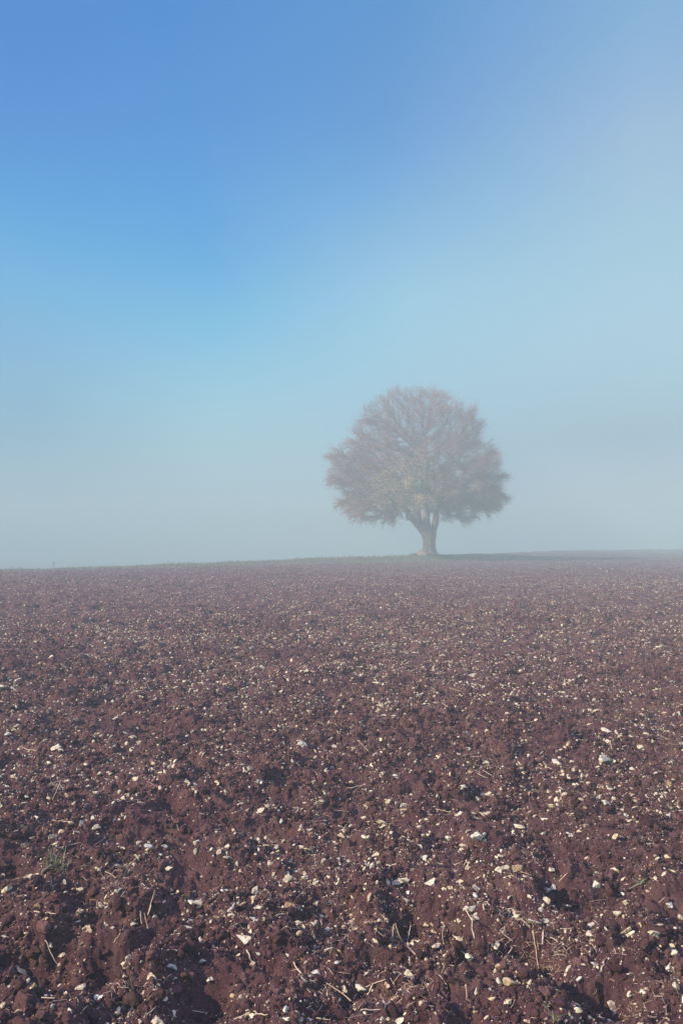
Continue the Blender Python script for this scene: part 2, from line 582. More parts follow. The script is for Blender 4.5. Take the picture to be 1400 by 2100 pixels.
# ------------------------------------------------------------------ ground: one sheet, finest where the camera looks
ang = np.concatenate([np.arange(-180, -60, 3.0), np.arange(-60, -37, .4), np.arange(-37, 37, .076), np.arange(37, 60, .4), np.arange(60, 180, 3.0)])
rad = list(np.arange(0.1, 1.9, .06))
r_ = 1.9
while r_ < 92:
    rad.append(r_)
    r_ += 0.02 if r_ < 2.4 else (0.0056 if r_ < 5 else 0.0056 * (r_ / 5) ** 1.5)
while r_ < 330:
    rad.append(r_)
    r_ += r_ * 0.03
rad = np.array(rad)
A, RR = np.meshgrid(np.radians(ang), rad)
gx, gy = (RR * np.sin(A)), (RR * np.cos(A))
nr, na = gx.shape
gx, gy = gx.ravel(), gy.ravel()
gz = np.empty(len(gx))
for s0 in range(0, len(gx), 200000):
    gz[s0:s0 + 200000] = ground(gx[s0:s0 + 200000], gy[s0:s0 + 200000])
i, j = np.meshgrid(np.arange(nr - 1), np.arange(na), indexing='ij')
j2 = (j + 1) % na
Q = np.stack([i * na + j, i * na + j2, (i + 1) * na + j2, (i + 1) * na + j], -1).reshape(-1, 4)[:, ::-1]
me = mesh_from('ground', np.stack([gx, gy, gz], 1), quads=Q)
set_attr(me, 'grassy', smooth((verge_s(gx, gy) + .5 + .35 * gnoise(gx / 1.3, gy / 1.3, 5) + .3 * gnoise(gx / .3, gy / .3, 6)) / .35) * (1 - smooth((gx - 13) / 9)))
go = link('ground', me, m_ground)
tag(go, 'ploughed brown soil of the open field with rough clods and hollows', 'ground', kind='structure')
print('ground', nr, na)

# ------------------------------------------------------------------ scatter positions, uniform over the field
FOV = R(27)


def field_points(r0, r1, density):
    half = R(40) if r1 <= 9 else (R(33) if r1 <= 18 else FOV)
    area = half * (r1 ** 2 - r0 ** 2)
    n = int(area * density)
    a = rng.uniform(-half, half, n)
    r = np.sqrt(rng.uniform(r0 ** 2, r1 ** 2, n))
    return r * np.sin(a), r * np.cos(a)


def field_sizes(n, smin, power, smax):
    s = smin * (1 - rng.uniform(0, 1, n)) ** (-1 / power)
    return np.minimum(s, smax * rng.uniform(.6, 1, n))


rings = [2.2, 3.2, 4.5, 6.5, 9, 13, 18, 26, 38, 52, 72, 100]


def scatter_field(base, s_ref, power, cut, smax, clump, r_max=100, floor_=0.0022):
    xs, ys, ss = [], [], []
    for r0, r1 in zip(rings[:-1], rings[1:]):
        if r0 >= r_max:
            break
        smin = max(floor_, cut * r0)
        x, y = field_points(r0, r1, base * (s_ref / smin) ** power)
        s = field_sizes(len(x), smin, power, smax)
        if r0 >= 18:
            q_ = 2 if r0 < 30 else 3
            x, y, s = x[::q_], y[::q_], s[::q_]
        keep = (0.5 + 0.45 * gnoise(x / clump, y / clump, 301) + 0.6 * gnoise(x / .3, y / .3, 302)) > rng.uniform(0, .9, len(x))
        keep &= (verge_s(x, y) < -0.4) | (x > 20)
        xs.append(x[keep]); ys.append(y[keep]); ss.append(s[keep])
    return np.concatenate(xs), np.concatenate(ys), np.concatenate(ss)


# soil clods and crumbs: nobody could count them
x, y, s = scatter_field(210, 0.02, 2.5, 0.0013, 0.036, 3.0, r_max=50, floor_=0.0055)
z = ground(x, y)
print('clods', len(x))
g5 = np.random.default_rng(5)
tint = rng.uniform(0, 1, len(x))
big = s > 0.016
parts = []
for sel, sub in ((big & (s * 853 / np.hypot(x, y) > 5), 2), (None, 0)):
    pass
big = s * 853 / np.hypot(x, y) > 3.2
Vs, Fs, Ts, off = [], [], [], 0
for sel, sub, nv in ((big, 2, 24), (~big, 1, 16)):
    p = np.stack([x[sel], y[sel], z[sel] + s[sel] * .15], 1)
    V, Fc, I = scatter([clod_variant(sub, g5) for _ in range(nv)], p, s[sel], .6)
    Vs.append(V); Fs.append(Fc + off); Ts.append(tint[sel][I]); off += len(V)
me = mesh_from('soil_clods', np.concatenate(Vs), tris=np.concatenate(Fs))
set_attr(me, 'tint', np.concatenate(Ts))
tag(link('soil_clods', me, m_clod), 'loose brown clods and crumbs of earth strewn over the ploughed field', 'soil clods', kind='stuff')

# ------------------------------------------------------------------ flints
# the ones that stand out in the photograph: px, py, length px, yaw, tint, aspect
KEY = [(620, 1533, 30, 60, .72, .6), (713, 1533, 16, 20, .7, .8), (1243, 1505, 18, 0, .78, .8), (1315, 1530, 18, 100, .6, .9),
       (1142, 1566, 22, -25, .92, .55), (1240, 1567, 28, 15, .8, .5), (947, 1627, 20, 30, .7, .8), (987, 1671, 18, 95, .38, .6),
       (1066, 1693, 34, -35, .82, .35), (980, 1722, 34, 15, .75, .5), (1117, 1683, 16, 10, .85, .7), (440, 1601, 15, -60, .84, .7),
       (314, 1669, 16, 0, .7, .7), (640, 1708, 28, 15, .74, .6), (190, 1680, 12, 70, .85, .7), (860, 1732, 16, 10, .6, .8),
       (578, 1686, 12, 50, .7, .7), (1338, 1666, 17, -10, .8, .55), (622, 1804, 20, 60, .84, .6), (883, 1814, 24, 5, .75, .75),
       (822, 1815, 34, 5, .7, .5), (793, 1813, 18, 80, .62, .7), (989, 1838, 22, -55, .7, .5), (966, 1867, 30, 35, .86, .45),
       (1108, 1873, 20, 80, .7, .8), (1093, 1894, 26, -30, .84, .7), (1115, 1892, 17, -20, .6, .7), (1130, 1893, 16, 0, .66, .7),
       (1168, 1880, 28, 20, .9, .45), (1222, 1829, 24, 5, .78, .6), (1373, 1864, 20, 50, .92, .6), (1287, 1921, 24, -40, .74, .7),
       (1357, 1930, 12, 60, .95, .8), (1301, 1922, 12, 80, .9, .7), (867, 1896, 22, 40, .7, .8), (502, 1933, 36, -15, .76, .5),
       (672, 1950, 20, 20, .93, .85), (568, 1935, 20, 0, .45, .7), (648, 1997, 26, 90, .92, .7), (480, 1863, 26, 75, .86, .5),
       (416, 1975, 22, -25, .95, .6), (291, 1964, 20, 15, .84, .45), (430, 2008, 18, -60, .6, .7), (357, 1993, 28, 20, .97, .5),
       (358, 2008, 13, 10, .95, .7), (243, 2055, 20, 30, .5, .7), (170, 2031, 22, 60, .72, .6), (101, 2049, 18, 15, .72, .6),
       (98, 1972, 26, -30, .3, .7), (103, 1992, 16, -60, .55, .6), (31, 1994, 18, 60, .98, .5), (190, 1761, 12, 80, .9, .6),
       (347, 1783, 16, 0, .7, .7), (332, 1857, 14, 10, .5, .8), (275, 1868, 12, 10, .6, .8), (244, 1867, 12, 70, .7, .6),
       (68, 1728, 18, 50, .4, .8), (48, 1722, 11, 20, .3, .8), (15, 1830, 24, 25, .6, .5), (1184, 2009, 15, 0, .92, .9),
       (1257, 2044, 24, 10, .6, .9), (1320, 2038, 15, 0, .8, .8), (1292, 2054, 16, 60, .6, .8), (1125, 2058, 22, 0, .6, .5),
       (1013, 1984, 18, 0, .5, .8), (986, 1992, 15, 10, .7, .7), (808, 1998, 14, -30, .96, .6), (892, 2020, 14, 50, .8, .6),
       (620, 2090, 40, 15, .4, .45), (520, 1990, 18, 70, .6, .5), (1170, 2092, 16, 0, .7, .9), (1345, 1788, 14, 60, .6, .7),
       (1314, 1790, 12, 0, .6, .7), (872, 1762, 17, 40, .8, .7), (705, 1760, 14, 0, .7, .7), (1000, 1787, 12, 60, .8, .6),
       (6, 1419, 18, 30, .6, .6), (35, 1398, 14, 30, .9, .6), (233, 1533, 18, 35, .5, .5), (117, 1533, 20, 15, .7, .6),
       (965, 1390, 26, 0, .5, .6), (772, 1403, 22, 5, .7, .5), (800, 1446, 22, 0, .5, .6), (575, 1433, 12, 0, .7, .8),
       (1050, 1311, 10, 0, .85, .6), (1092, 1314, 12, 0, .8, .4), (106, 1348, 12, 80, .8, .5), (564, 1310, 10, 0, .7, .6),
       (540, 1370, 16, 40, .7, .5), (1150, 1880, 12, -20, .7, .7), (1330, 1870, 10, 40, .8, .7), (277, 1602, 17, -70, .6, .6),
       (235, 1475, 14, 10, .7, .7), (490, 1650, 18, 0, .6, .5), (745, 1675, 12, 0, .7, .7), (730, 1850, 14, 60, .7, .6)]
kpx = np.array([k[0] for k in KEY], float)
kpy = np.array([k[1] for k in KEY], float)
kx, ky, kz = unproject(kpx, kpy)
ksize = np.array([k[2] for k in KEY]) / F * np.hypot(kx, ky) / 2 * 1.12
x, y, s = scatter_field(165, 0.014, 2.0, 0.00050, 0.030, 1.6, floor_=0.0018)
z = ground(x, y)
print('stones', len(x))
tint = np.clip(rng.normal(.52, .20, len(x)), 0, .98)
ppx, ppy, dep = project(x, y, z)
ppx = np.where(np.abs(dep) > 0, ppx, -1)
size_px = s * 2 * F / dep
vis = (ppx > 4) & (ppx < 1396) & (ppy < 2096)
order = np.argsort(-np.where(vis, size_px, 0))
n_more = 300 - len(KEY)
pick = order[:n_more]
rest = np.ones(len(x), bool)
rest[pick] = False
g9 = np.random.default_rng(9)
sv = [stone_variant(3, g9) for _ in range(36)]
smesh = []
for V, Fc in sv:
    m_ = mesh_from('flint', V, tris=Fc, smooth_shade=False)
    m_.materials.append(m_stone)
    m_['flat'] = float(np.ptp(V[:, 1]) / 2)
    smesh.append(m_)

ORD = ['first', 'second', 'third', 'fourth', 'fifth', 'sixth', 'seventh', 'eighth', 'ninth', 'tenth', 'eleventh', 'twelfth',
       'thirteenth', 'fourteenth', 'fifteenth', 'sixteenth', 'seventeenth', 'eighteenth', 'nineteenth', 'twentieth']
ROWS = [(0, 1270, 'band of soil nearest the verge'), (1270, 1345, 'far band of soil'), (1345, 1420, 'upper middle band of soil'),
        (1420, 1490, 'middle band of soil'), (1490, 1555, 'centre band of soil'), (1555, 1620, 'lower middle band of soil'),
        (1620, 1680, 'near band of soil'), (1680, 1740, 'band above the grass tuft'), (1740, 1800, 'band level with the grass tuft'),
        (1800, 1850, 'band just below the grass tuft'), (1850, 1900, 'fourth band up'), (1900, 1950, 'third band up'),
        (1950, 2020, 'second band up'), (2020, 9999, 'bottom strip')]
THIRD = ['left', 'centre', 'right']


def place_label(items, noun):
    """items: (px, py, look); a label for each that counts from the left inside a band and third of the field"""
    cell = {}
    for k, (px_, py_, look) in enumerate(items):
        row = next(q for q, r3 in enumerate(ROWS) if r3[0] <= py_ < r3[1])
        cell.setdefault((row, min(2, max(0, int(px_ // 467)))), []).append(k)
    lab = {}
    for (row, third), ks in cell.items():
        ks.sort(key=lambda k: items[k][0])
        for q, k in enumerate(ks):
            o_ = ORD[min(q, 19)] if q < 20 else 'last'
            lab[k] = '%s %s, %s from left, %s third, %s' % (items[k][2], noun, o_, THIRD[third], ROWS[row][2])
    return lab


def stone_look(sz, tn, asp):
    a = 'large' if sz > 26 else ('mid-sized' if sz > 15 else 'small')
    c = 'ochre' if tn < .4 else ('cream' if tn < .75 else ('whitish' if tn < .93 else 'pale grey'))
    return a + ' ' + c + (' long' if asp < .55 else '')


items, specs = [], []
for k, q in enumerate(KEY):
    specs.append((kx[k], ky[k], kz[k], ksize[k], q[4], R(q[3]), q[5]))
    items.append((q[0], q[1], stone_look(q[2], q[4], q[5])))
for k in pick:
    asp = rng.uniform(.5, 1)
    specs.append((x[k], y[k], z[k], s[k], tint[k], rng.uniform(0, 6.28), asp))
    items.append((ppx[k], ppy[k], stone_look(size_px[k], tint[k], asp)))
labs = place_label(items, 'flint')
for k, (sx, sy, sz, ss_, tn, yaw, asp) in enumerate(specs):
    m_ = smesh[int(rng.integers(0, len(smesh)))]
    o = link('flint', m_, loc=(sx, sy, sz + ss_ * (.24 if k < len(KEY) else .12)))
    o.scale = (ss_, ss_ * asp / m_['flat'], ss_ * rng.uniform(.75, 1.05))
    tl = .35 if k < len(KEY) else .5
    o.rotation_euler = (rng.normal(.15, tl), rng.normal(0, tl * .6), yaw)
    o['tint'] = float(tn)
    tag(o, labs[k], 'stone', 'flints lying on the ploughed soil')
# all the other, smaller ones
x, y, z, s, tint = x[rest], y[rest], z[rest], s[rest], tint[rest]
spx = s * 2 * F / np.hypot(x, y)
Vs, Fs, Ts, off = [], [], [], 0
for sel, sub, nv in ((spx > 7, 2, 24), ((spx <= 7) & (spx > 3.2), 1, 20), (spx <= 3.2, 0, 12)):
    p = np.stack([x[sel], y[sel], z[sel] + s[sel] * (.14 + .18 * np.clip(np.hypot(x[sel], y[sel]) / 40, 0, 1))], 1)
    V, Fc, I = scatter([stone_variant(sub, g9) for _ in range(nv)], p, s[sel], .55)
    Vs.append(V); Fs.append(Fc + off); Ts.append(tint[sel][I]); off += len(V)
me = mesh_from('gravel', np.concatenate(Vs), tris=np.concatenate(Fs), smooth_shade=False)
set_attr(me, 'tint', np.concatenate(Ts))
tag(link('gravel', me, m_stones), 'countless small pale flint chips scattered across the whole brown field', 'gravel', kind='stuff')

# ------------------------------------------------------------------ straw
def stalk(L, rad_, bend, g, sides=6, crook=0.0):
    n = 7
    tt = np.linspace(-.5, .5, n)
    P = np.stack([tt * L, bend * L * (tt ** 2 * 4 - 1) * .25 + crook * L * g.normal(0, 1, n), crook * L * g.normal(0, .6, n)], 1)
    r = rad_ * (1 + .12 * np.sin(tt * 9)) * np.linspace(1, .75, n)
    V, Q = tube(P, r, sides)
    return V, Q


g3 = np.random.default_rng(3)
# end to end in photograph pixels: x0, y0, x1, y1, lift of the far end (m), width mm
ST = [(310, 1855, 304, 1880, .03, 5), (318, 1826, 303, 1880, .05, 5), (288, 1868, 291, 1900, .03, 5), (296, 1872, 304, 1906, .03, 5),
      (216, 1797, 250, 1817, .01, 4), (254, 1800, 297, 1826, .01, 5), (262, 1797, 290, 1822, .01, 4), (212, 1812, 232, 1798, .01, 4),
      (258, 1785, 281, 1768, .01, 4), (228, 1862, 230, 1878, .02, 4), (240, 1855, 256, 1866, .01, 4), (234, 1938, 256, 1937, .01, 4),
      (94, 1940, 120, 1948, .01, 5), (234, 1971, 270, 1979, .01, 4), (165, 2078, 192, 2060, .02, 4), (20, 1530, 75, 1546, .02, 5),
      (75, 1546, 84, 1520, .03, 4), (108, 1642, 124, 1605, .04, 5), (122, 1604, 130, 1628, .03, 4), (118, 1605, 112, 1626, .03, 4),
      (106, 1692, 148, 1684, .01, 4), (148, 1684, 158, 1672, .02, 3), (260, 1648, 284, 1642, .01, 3), (364, 1695, 367, 1725, .02, 3),
      (600, 1975, 628, 2008, .02, 6), (655, 1886, 660, 1900, .02, 4), (668, 1888, 681, 1866, .05, 5), (638, 1873, 650, 1890, .03, 4),
      (525, 1838, 548, 1828, .01, 4), (608, 1848, 634, 1820, .02, 4), (528, 1820, 524, 1845, .03, 4),
      (807, 1895, 804, 1935, .06, 5), (810, 1893, 824, 1940, .06, 6), (806, 1900, 812, 1920, .04, 4), (842, 1897, 834, 1938, .06, 5),
      (834, 1940, 851, 1966, .03, 6), (835, 1953, 851, 1946, .02, 4), (747, 1899, 778, 1896, .01, 6), (839, 1969, 839, 1986, .02, 5),
      (938, 1945, 960, 1980, .03, 5), (953, 1950, 972, 1964, .02, 6), (909, 1893, 911, 1928, .03, 5), (885, 1917, 902, 1918, .01, 4),
      (1050, 1890, 1058, 1918, .04, 6), (1068, 1884, 1086, 1907, .03, 5), (1148, 1911, 1172, 1918, .01, 6), (1170, 1918, 1167, 1936, .02, 6),
      (1026, 1926, 1050, 1930, .02, 5), (1028, 1969, 1050, 1942, .04, 5), (1030, 1921, 1046, 1931, .02, 5), (1085, 1964, 1092, 1992, .04, 6),
      (1092, 1992, 1104, 1984, .02, 5), (1146, 1804, 1163, 1814, .01, 5), (1055, 1725, 1072, 1737, .01, 5), (893, 1659, 950, 1677, .02, 4),
      (975, 1588, 1030, 1617, .03, 4), (990, 1589, 1030, 1614, .03, 4), (1113, 1565, 1135, 1581, .02, 4), (702, 1716, 710, 1690, .03, 4),
      (752, 2042, 765, 2030, .02, 6), (740, 2078, 790, 2076, .01, 5), (955, 2018, 957, 2048, .03, 5), (1355, 1627, 1366, 1642, .01, 4),
      (1350, 1860, 1362, 1848, .01, 4), (300, 1398, 308, 1416, .03, 5), (208, 1404, 210, 1422, .05, 5), (215, 1404, 212, 1424, .05, 4),
      (490, 1378, 494, 1396, .04, 4), (484, 1385, 496, 1384, .04, 4), (930, 1778, 952, 1770, .01, 4), (480, 2098, 520, 2078, .01, 4),
      (520, 2080, 548, 2096, .01, 4), (300, 2090, 320, 2070, .01, 4), (395, 2080, 420, 2084, .01, 4), (750, 2036, 790, 2030, .02, 5)]
a = np.array([(p[0], p[1]) for p in ST], float)
c_ = np.array([(p[2], p[3]) for p in ST], float)
ax_, ay_, az_ = unproject(a[:, 0], a[:, 1])
bx_, by_, bz_ = unproject(c_[:, 0], c_[:, 1])
stalks = []
for k, p in enumerate(ST):
    A_ = np.array([ax_[k], ay_[k], az_[k] + .012])
    B_ = np.array([bx_[k], by_[k], bz_[k] + .012])
    d = B_ - A_
    L = np.linalg.norm(d)
    steep = abs(p[3] - p[1]) > 1.2 * abs(p[2] - p[0])
    if steep and p[4] >= .03:
        # a stalk that stands up out of the soil: its lower end is rooted, its upper end rises towards the viewer's line
        low, up = (B_, p[:2]) if p[3] > p[1] else (A_, p[2:4])
        hx, hy = unproject_flat(up[0], up[1], 0.0)
        t_ = (low[1] + .01) / hy
        top = np.array([hx * t_, hy * t_, EYE * (1 - t_)])
        A_, B_ = low, top
        d = B_ - A_
        L = np.linalg.norm(d)
    L = min(L, .45)
    stalks.append(((A_ + B_) / 2, d / (np.linalg.norm(d) + 1e-9), L, p[5] / 2000 * .85, rng.uniform(.5, 1), ((p[0] + p[2]) / 2, (p[1] + p[3]) / 2)))
# more of them, thinly strewn and often in little bunches
nb = 0
while len(stalks) < 300:
    a_ = rng.uniform(-R(22), R(22)); r0 = math.sqrt(rng.uniform(2.8 ** 2, 13.0 ** 2))
    cx, cy = r0 * math.sin(a_), r0 * math.cos(a_)
    for q in range(int(rng.integers(1, 5))):
        xx, yy = cx + rng.normal(0, .07), cy + rng.normal(0, .07)
        L = rng.uniform(.04, .15)
        yaw = rng.uniform(0, 6.28)
        el = abs(rng.normal(0, .25))
        d = np.array([math.cos(yaw) * math.cos(el), math.sin(yaw) * math.cos(el), math.sin(el)])
        ends = np.array([[xx - d[0] * L / 2, yy - d[1] * L / 2], [xx + d[0] * L / 2, yy + d[1] * L / 2], [xx, yy]])
        zz = ground(ends[:, 0], ends[:, 1])
        base = max(zz[2], (zz[0] + zz[1]) / 2) + .006 + L / 2 * math.sin(el) * .7
        px_, py_, _d = project(xx, yy, base)
        if not (5 < px_ < 1395 and py_ < 2095) or len(stalks) >= 300:
            continue
        stalks.append((np.array([xx, yy, base]), d, L, rng.uniform(.0010, .0020), rng.uniform(.3, 1), (px_, py_)))
from mathutils import Vector
protos = []
for k in range(12):
    V, Qd = stalk(1.0, 1.0, g3.normal(0, .12), g3, 6, .010 if k < 9 else .022)
    protos.append((V, Qd))
items = []
for C_, d, L, r, tn, pp in stalks:
    px_len = L * F / C_[1]
    look = ('long ' if px_len > 40 else 'short ' if px_len < 18 else '') + ('pale' if tn > .6 else 'brownish') + (' upright' if abs(d[2]) > .6 else '')
    items.append((pp[0], pp[1], look))
labs = place_label(items, 'straw')
for k, (C_, d, L, r, tn, pp) in enumerate(stalks):
    V, Qd = protos[k % 12]
    W = V.copy()
    # the prototype has unit length and a radius of 1 about its axis: shrink the cross-section to the stalk's
    n_ = W.reshape(7, 6, 3)
    axis = n_.mean(axis=1, keepdims=True)
    W = (axis * L + (n_ - axis) * r).reshape(-1, 3)
    me = mesh_from('straw_stalk', W, quads=Qd)
    o = link('straw_stalk', me, m_straw, loc=C_)
    o.rotation_mode = 'QUATERNION'
    o.rotation_quaternion = Vector(d).to_track_quat('X', 'Z')
    o['tint'] = float(tn)
    tag(o, labs[k], 'straw', 'straw stalks left on the ploughed soil')

# chaff: crumbs of broken straw
x, y = field_points(2.2, 16, 230)
near = np.hypot(x, y)
keep = (rng.uniform(0, 1, len(x)) < np.clip(5 / near, 0, 1)) & ((gnoise(x / .6, y / .6, 400) + .6 * gnoise(x / .2, y / .2, 401)) > .08)
x, y = x[keep], y[keep]
for px_, py_, k in ((250, 1805, 90), (240, 1860, 60), (640, 1820, 50), (1060, 1945, 150), (820, 1930, 60), (850, 2060, 110), (285, 1845, 50), (120, 1620, 70),
                    (1180, 1955, 60), (260, 2080, 80), (660, 2070, 90), (1130, 1960, 60), (100, 1800, 60), (1300, 2080, 60), (480, 1900, 60), (1000, 1600, 50),
                    (300, 1405, 60), (490, 1385, 60), (900, 1470, 50), (740, 1900, 60), (30, 1960, 50)):
    cx_, cy_ = unproject_flat(px_, py_)
    k = int(k * 1.6)
    x = np.concatenate([x, cx_ + rng.normal(0, .06, k)])
    y = np.concatenate([y, cy_ + rng.normal(0, .07, k)])
z = ground(x, y)
acc = Acc()
for k in range(len(x)):
    L = rng.uniform(.01, .05) * (1 if rng.uniform() < .85 else 1.6)
    yaw, el = rng.uniform(0, 6.28), rng.normal(0, .45)
    d = np.array([math.cos(yaw) * math.cos(el), math.sin(yaw) * math.cos(el), math.sin(el)])
    c0 = np.array([x[k], y[k], z[k] + .004])
    V, Q_ = tube([c0 - d * L / 2, c0 + rng.normal(0, .05 * L, 3), c0 + d * L / 2], [.0006, .0012, .0007], 3)
    acc.add(V, Q_, rng.uniform(0, 1))
tag(link('chaff', acc.mesh('chaff'), m_chaff), 'fine broken bits of straw strewn in drifts among the clods', 'chaff', kind='stuff')
print('chaff', len(x))

# thin dry roots
RT = [([(1111, 1932), (1121, 1918), (1136, 1919)], 'kinked pale root lying among stones right of the straw bunch'),
      ([(1122, 1928), (1130, 1926), (1144, 1936)], 'bowed pale root just below the kinked root'),
      ([(1232, 1998), (1238, 1974), (1256, 1958), (1262, 1950)], 'long wavy root trailing down the soil at right'),
      ([(986, 1915), (994, 1906), (1008, 1907)], 'small curled root beside a cream flint near the centre'),
      ([(506, 1950), (512, 1966), (520, 1984)], 'thin wavering root below the long flint at lower centre'),
      ([(790, 2072), (800, 2058), (818, 2046)], 'looped dry root at the bottom edge left of centre')]
for pts, lab in RT:
    P = []
    px_ = np.interp(np.linspace(0, len(pts) - 1, 12), range(len(pts)), [p[0] for p in pts])
    py_ = np.interp(np.linspace(0, len(pts) - 1, 12), range(len(pts)), [p[1] for p in pts])
    xx, yy, zz = unproject(px_, py_)
    zz = np.maximum(zz, np.convolve(np.pad(zz, 1, mode='edge'), np.ones(3) / 3, 'valid')) + .007
    P = np.stack([xx + rng.normal(0, .002, 12), yy, zz], 1)
    o0 = P[0].copy()
    V, Q_ = tube(P - o0, np.linspace(.0028, .0014, 12), 5)
    o = link('dry_root', mesh_from('dry_root', V, quads=Q_), m_straw, loc=o0)
    o['tint'] = .8
    tag(o, lab, 'root', 'dry roots on the soil')


# ------------------------------------------------------------------ green tufts
def blade(acc, base, yaw, L, wd, lean, droop, tint_):
    n = 6
    t_ = np.linspace(0, 1, n)
    dx, dy = math.cos(yaw), math.sin(yaw)
    run = L * (lean * t_ + droop * t_ ** 2.5)
    hgt = L * (t_ * math.sqrt(max(.05, 1 - lean * lean)) - droop * .9 * t_ ** 2.6)
    C0 = np.stack([base[0] + dx * run, base[1] + dy * run, base[2] + hgt], 1)
    wv = np.array([-dy, dx, 0.0])
    wds = wd * np.array([.7, 1, .95, .75, .45, .06])
    fold = np.array([0, 0, 1.0]) * wds[:, None] * .35
    Lf, Rt = C0 + wv * wds[:, None] + fold, C0 - wv * wds[:, None] + fold
    V = np.stack([Lf, C0, Rt], 1).reshape(-1, 3)
    q = []
    for i_ in range(n - 1):
        a_ = i_ * 3
        q += [(a_, a_ + 1, a_ + 4, a_ + 3), (a_ + 1, a_ + 2, a_ + 5, a_ + 4)]
    acc.add(V, np.array(q), tint_)


def tuft(px_, py_, n, L, spread, wd, lab, low=(0.15, .8), tn=(.2, .8)):
    xx, yy, zz = unproject(px_, py_)
    ac = Acc()
    for _ in range(n):
        bx, by = np.clip(rng.normal(0, spread, 2), -2 * spread, 2 * spread)
        g_z = float(ground(np.array([xx[0] + bx]), np.array([yy[0] + by]))[0]) - zz[0]
        blade(ac, (bx, by, g_z - .004), rng.uniform(0, 6.28), L * rng.uniform(.45, 1), wd * rng.uniform(.7, 1.2), rng.uniform(*low), rng.uniform(.05, .5), rng.uniform(*tn))
    o = link('grass_tuft', ac.mesh('grass_tuft'), m_grass, loc=(xx[0], yy[0], zz[0]))
    tag(o, lab, 'grass tuft', 'green tufts in the bare field')
    return o


tuft(112, 1782, 34, .14, .022, .0021, 'largest green grass tuft, spreading blades on soil at lower left')
tuft(138, 1782, 14, .15, .015, .0016, 'sparse half-dry tuft of thin blades touching the largest tuft', low=(.3, .9), tn=(.5, 1))
tuft(101, 1826, 9, .07, .008, .0024, 'small green tuft just below the largest grass tuft')
tuft(366, 1716, 5, .05, .004, .0026, 'tiny green seedling beside a thin straw left of centre')
tuft(270, 2056, 2, .11, .003, .0018, 'two thin green blades standing near the bottom left', low=(.05, .25))
tuft(957, 1494, 6, .10, .01, .005, 'small broad-leaved green sprout far up the field right of centre')
tuft(820, 1603, 5, .09, .006, .0025, 'thin dark green sprout in mid field right of centre', low=(.5, .95))
tuft(1064, 1966, 9, .07, .012, .0016, 'green blades hidden in the straw bunch at lower right')
tuft(1137, 2096, 9, .075, .008, .003, 'green grass tuft cut by the bottom edge of the view')
tuft(472, 1690, 4, .06, .006, .0022, 'tiny green blades by a pale flint, left of centre', low=(.4, .9))
tuft(1370, 1660, 5, .06, .01, .0022, 'faint green sprig near the right edge of the field', low=(.3, .9))


def weed(px_, py_, lab):
    xx, yy, zz = unproject(px_, py_)
    root = bpy.data.objects.new('uprooted_weed', None)
    sc.collection.objects.link(root)
    root.location = (xx[0], yy[0], zz[0] + .012)
    tag(root, lab, 'weed', 'green tufts in the bare field')
    P = np.array([[-.07, -.03, .005], [-.03, -.01, .014], [0, .01, .012], [.03, .035, .012], [.045, .06, .02]])
    V, Q_ = tube(P, [.0016, .003, .0032, .003, .002], 6)
    me_ = mesh_from('stem', V, quads=Q_)
    set_attr(me_, 'tint', np.full(len(V), .7))
    link('stem', me_, m_grass, root)
    ac = Acc()
    for _ in range(26):
        f_ = rng.uniform(.4, 1)
        p = np.array([np.interp(f_, np.linspace(0, 1, 5), P[:, q]) for q in range(3)])
        blade(ac, p, rng.uniform(-.6, 2.4), rng.uniform(.02, .05), .0032, rng.uniform(.3, .9), .4, rng.uniform(.1, .7))
    link('leaves', ac.mesh('leaves'), m_grass, root)


weed(1316, 1834, 'uprooted green weed lying on bare soil near the right edge')


# ------------------------------------------------------------------ verge: grass blades and dry weeds along the field's far edge
n = 26000
sx = rng.uniform(-26, 60, n)
sp = rng.uniform(0, 1, n) ** 1.3 * 5.2 - .25
vx = sx - sp * .72
vy = 1.03 * sx + 63 + sp * .70
foot = np.arange(n) < 1800
an_ = rng.uniform(0, 6.28, n)
vx = np.where(foot, 7.62 + (rng.normal(0, 1, n) * .6 + 1.0) * np.cos(an_), vx)
vy = np.where(foot, 75.0 + (rng.normal(0, 1, n) * .6 + 1.0) * np.sin(an_), vy)
vz = ground(vx, vy)
L = rng.uniform(.07, .20, n) * (1 + .5 * gnoise(vx / 2.5, vy / 2.5, 500)) * (.45 + .55 * smooth((vx + 20) / 22)) * (1 - .97 * smooth((vx - 13) / 11)) * np.where(rng.uniform(0, 1, n) < .03, 1.9, 1) * np.where(foot, 1.5, 1)
yaw = rng.uniform(0, 6.28, n)
lx, ly = rng.normal(0, .35, n) * L, rng.normal(0, .35, n) * L
wd = rng.uniform(.006, .014, n)
ca, sa = np.cos(yaw) * wd, np.sin(yaw) * wd
base = np.stack([vx, vy, vz - .01], 1)
midp = base + np.stack([lx * .4, ly * .4, L * .6], 1)
tip = base + np.stack([lx, ly, L], 1)
wv = np.stack([ca, sa, 0 * ca], 1)
V = np.stack([base - wv, base + wv, midp + wv * .7, midp - wv * .7, tip + wv * .15, tip - wv * .15], 1).reshape(-1, 3)
o6 = (np.arange(n) * 6)[:, None]
Qg = np.concatenate([o6 + np.array([0, 1, 2, 3]), o6 + np.array([3, 2, 4, 5])])
me = mesh_from('grass', V, quads=Qg)
set_attr(me, 'tint', np.repeat(rng.uniform(0, 1, n), 6))
tag(link('grass', me, m_verge), 'rough greyish green grass of the verge behind the ploughed field', 'grass', kind='stuff')

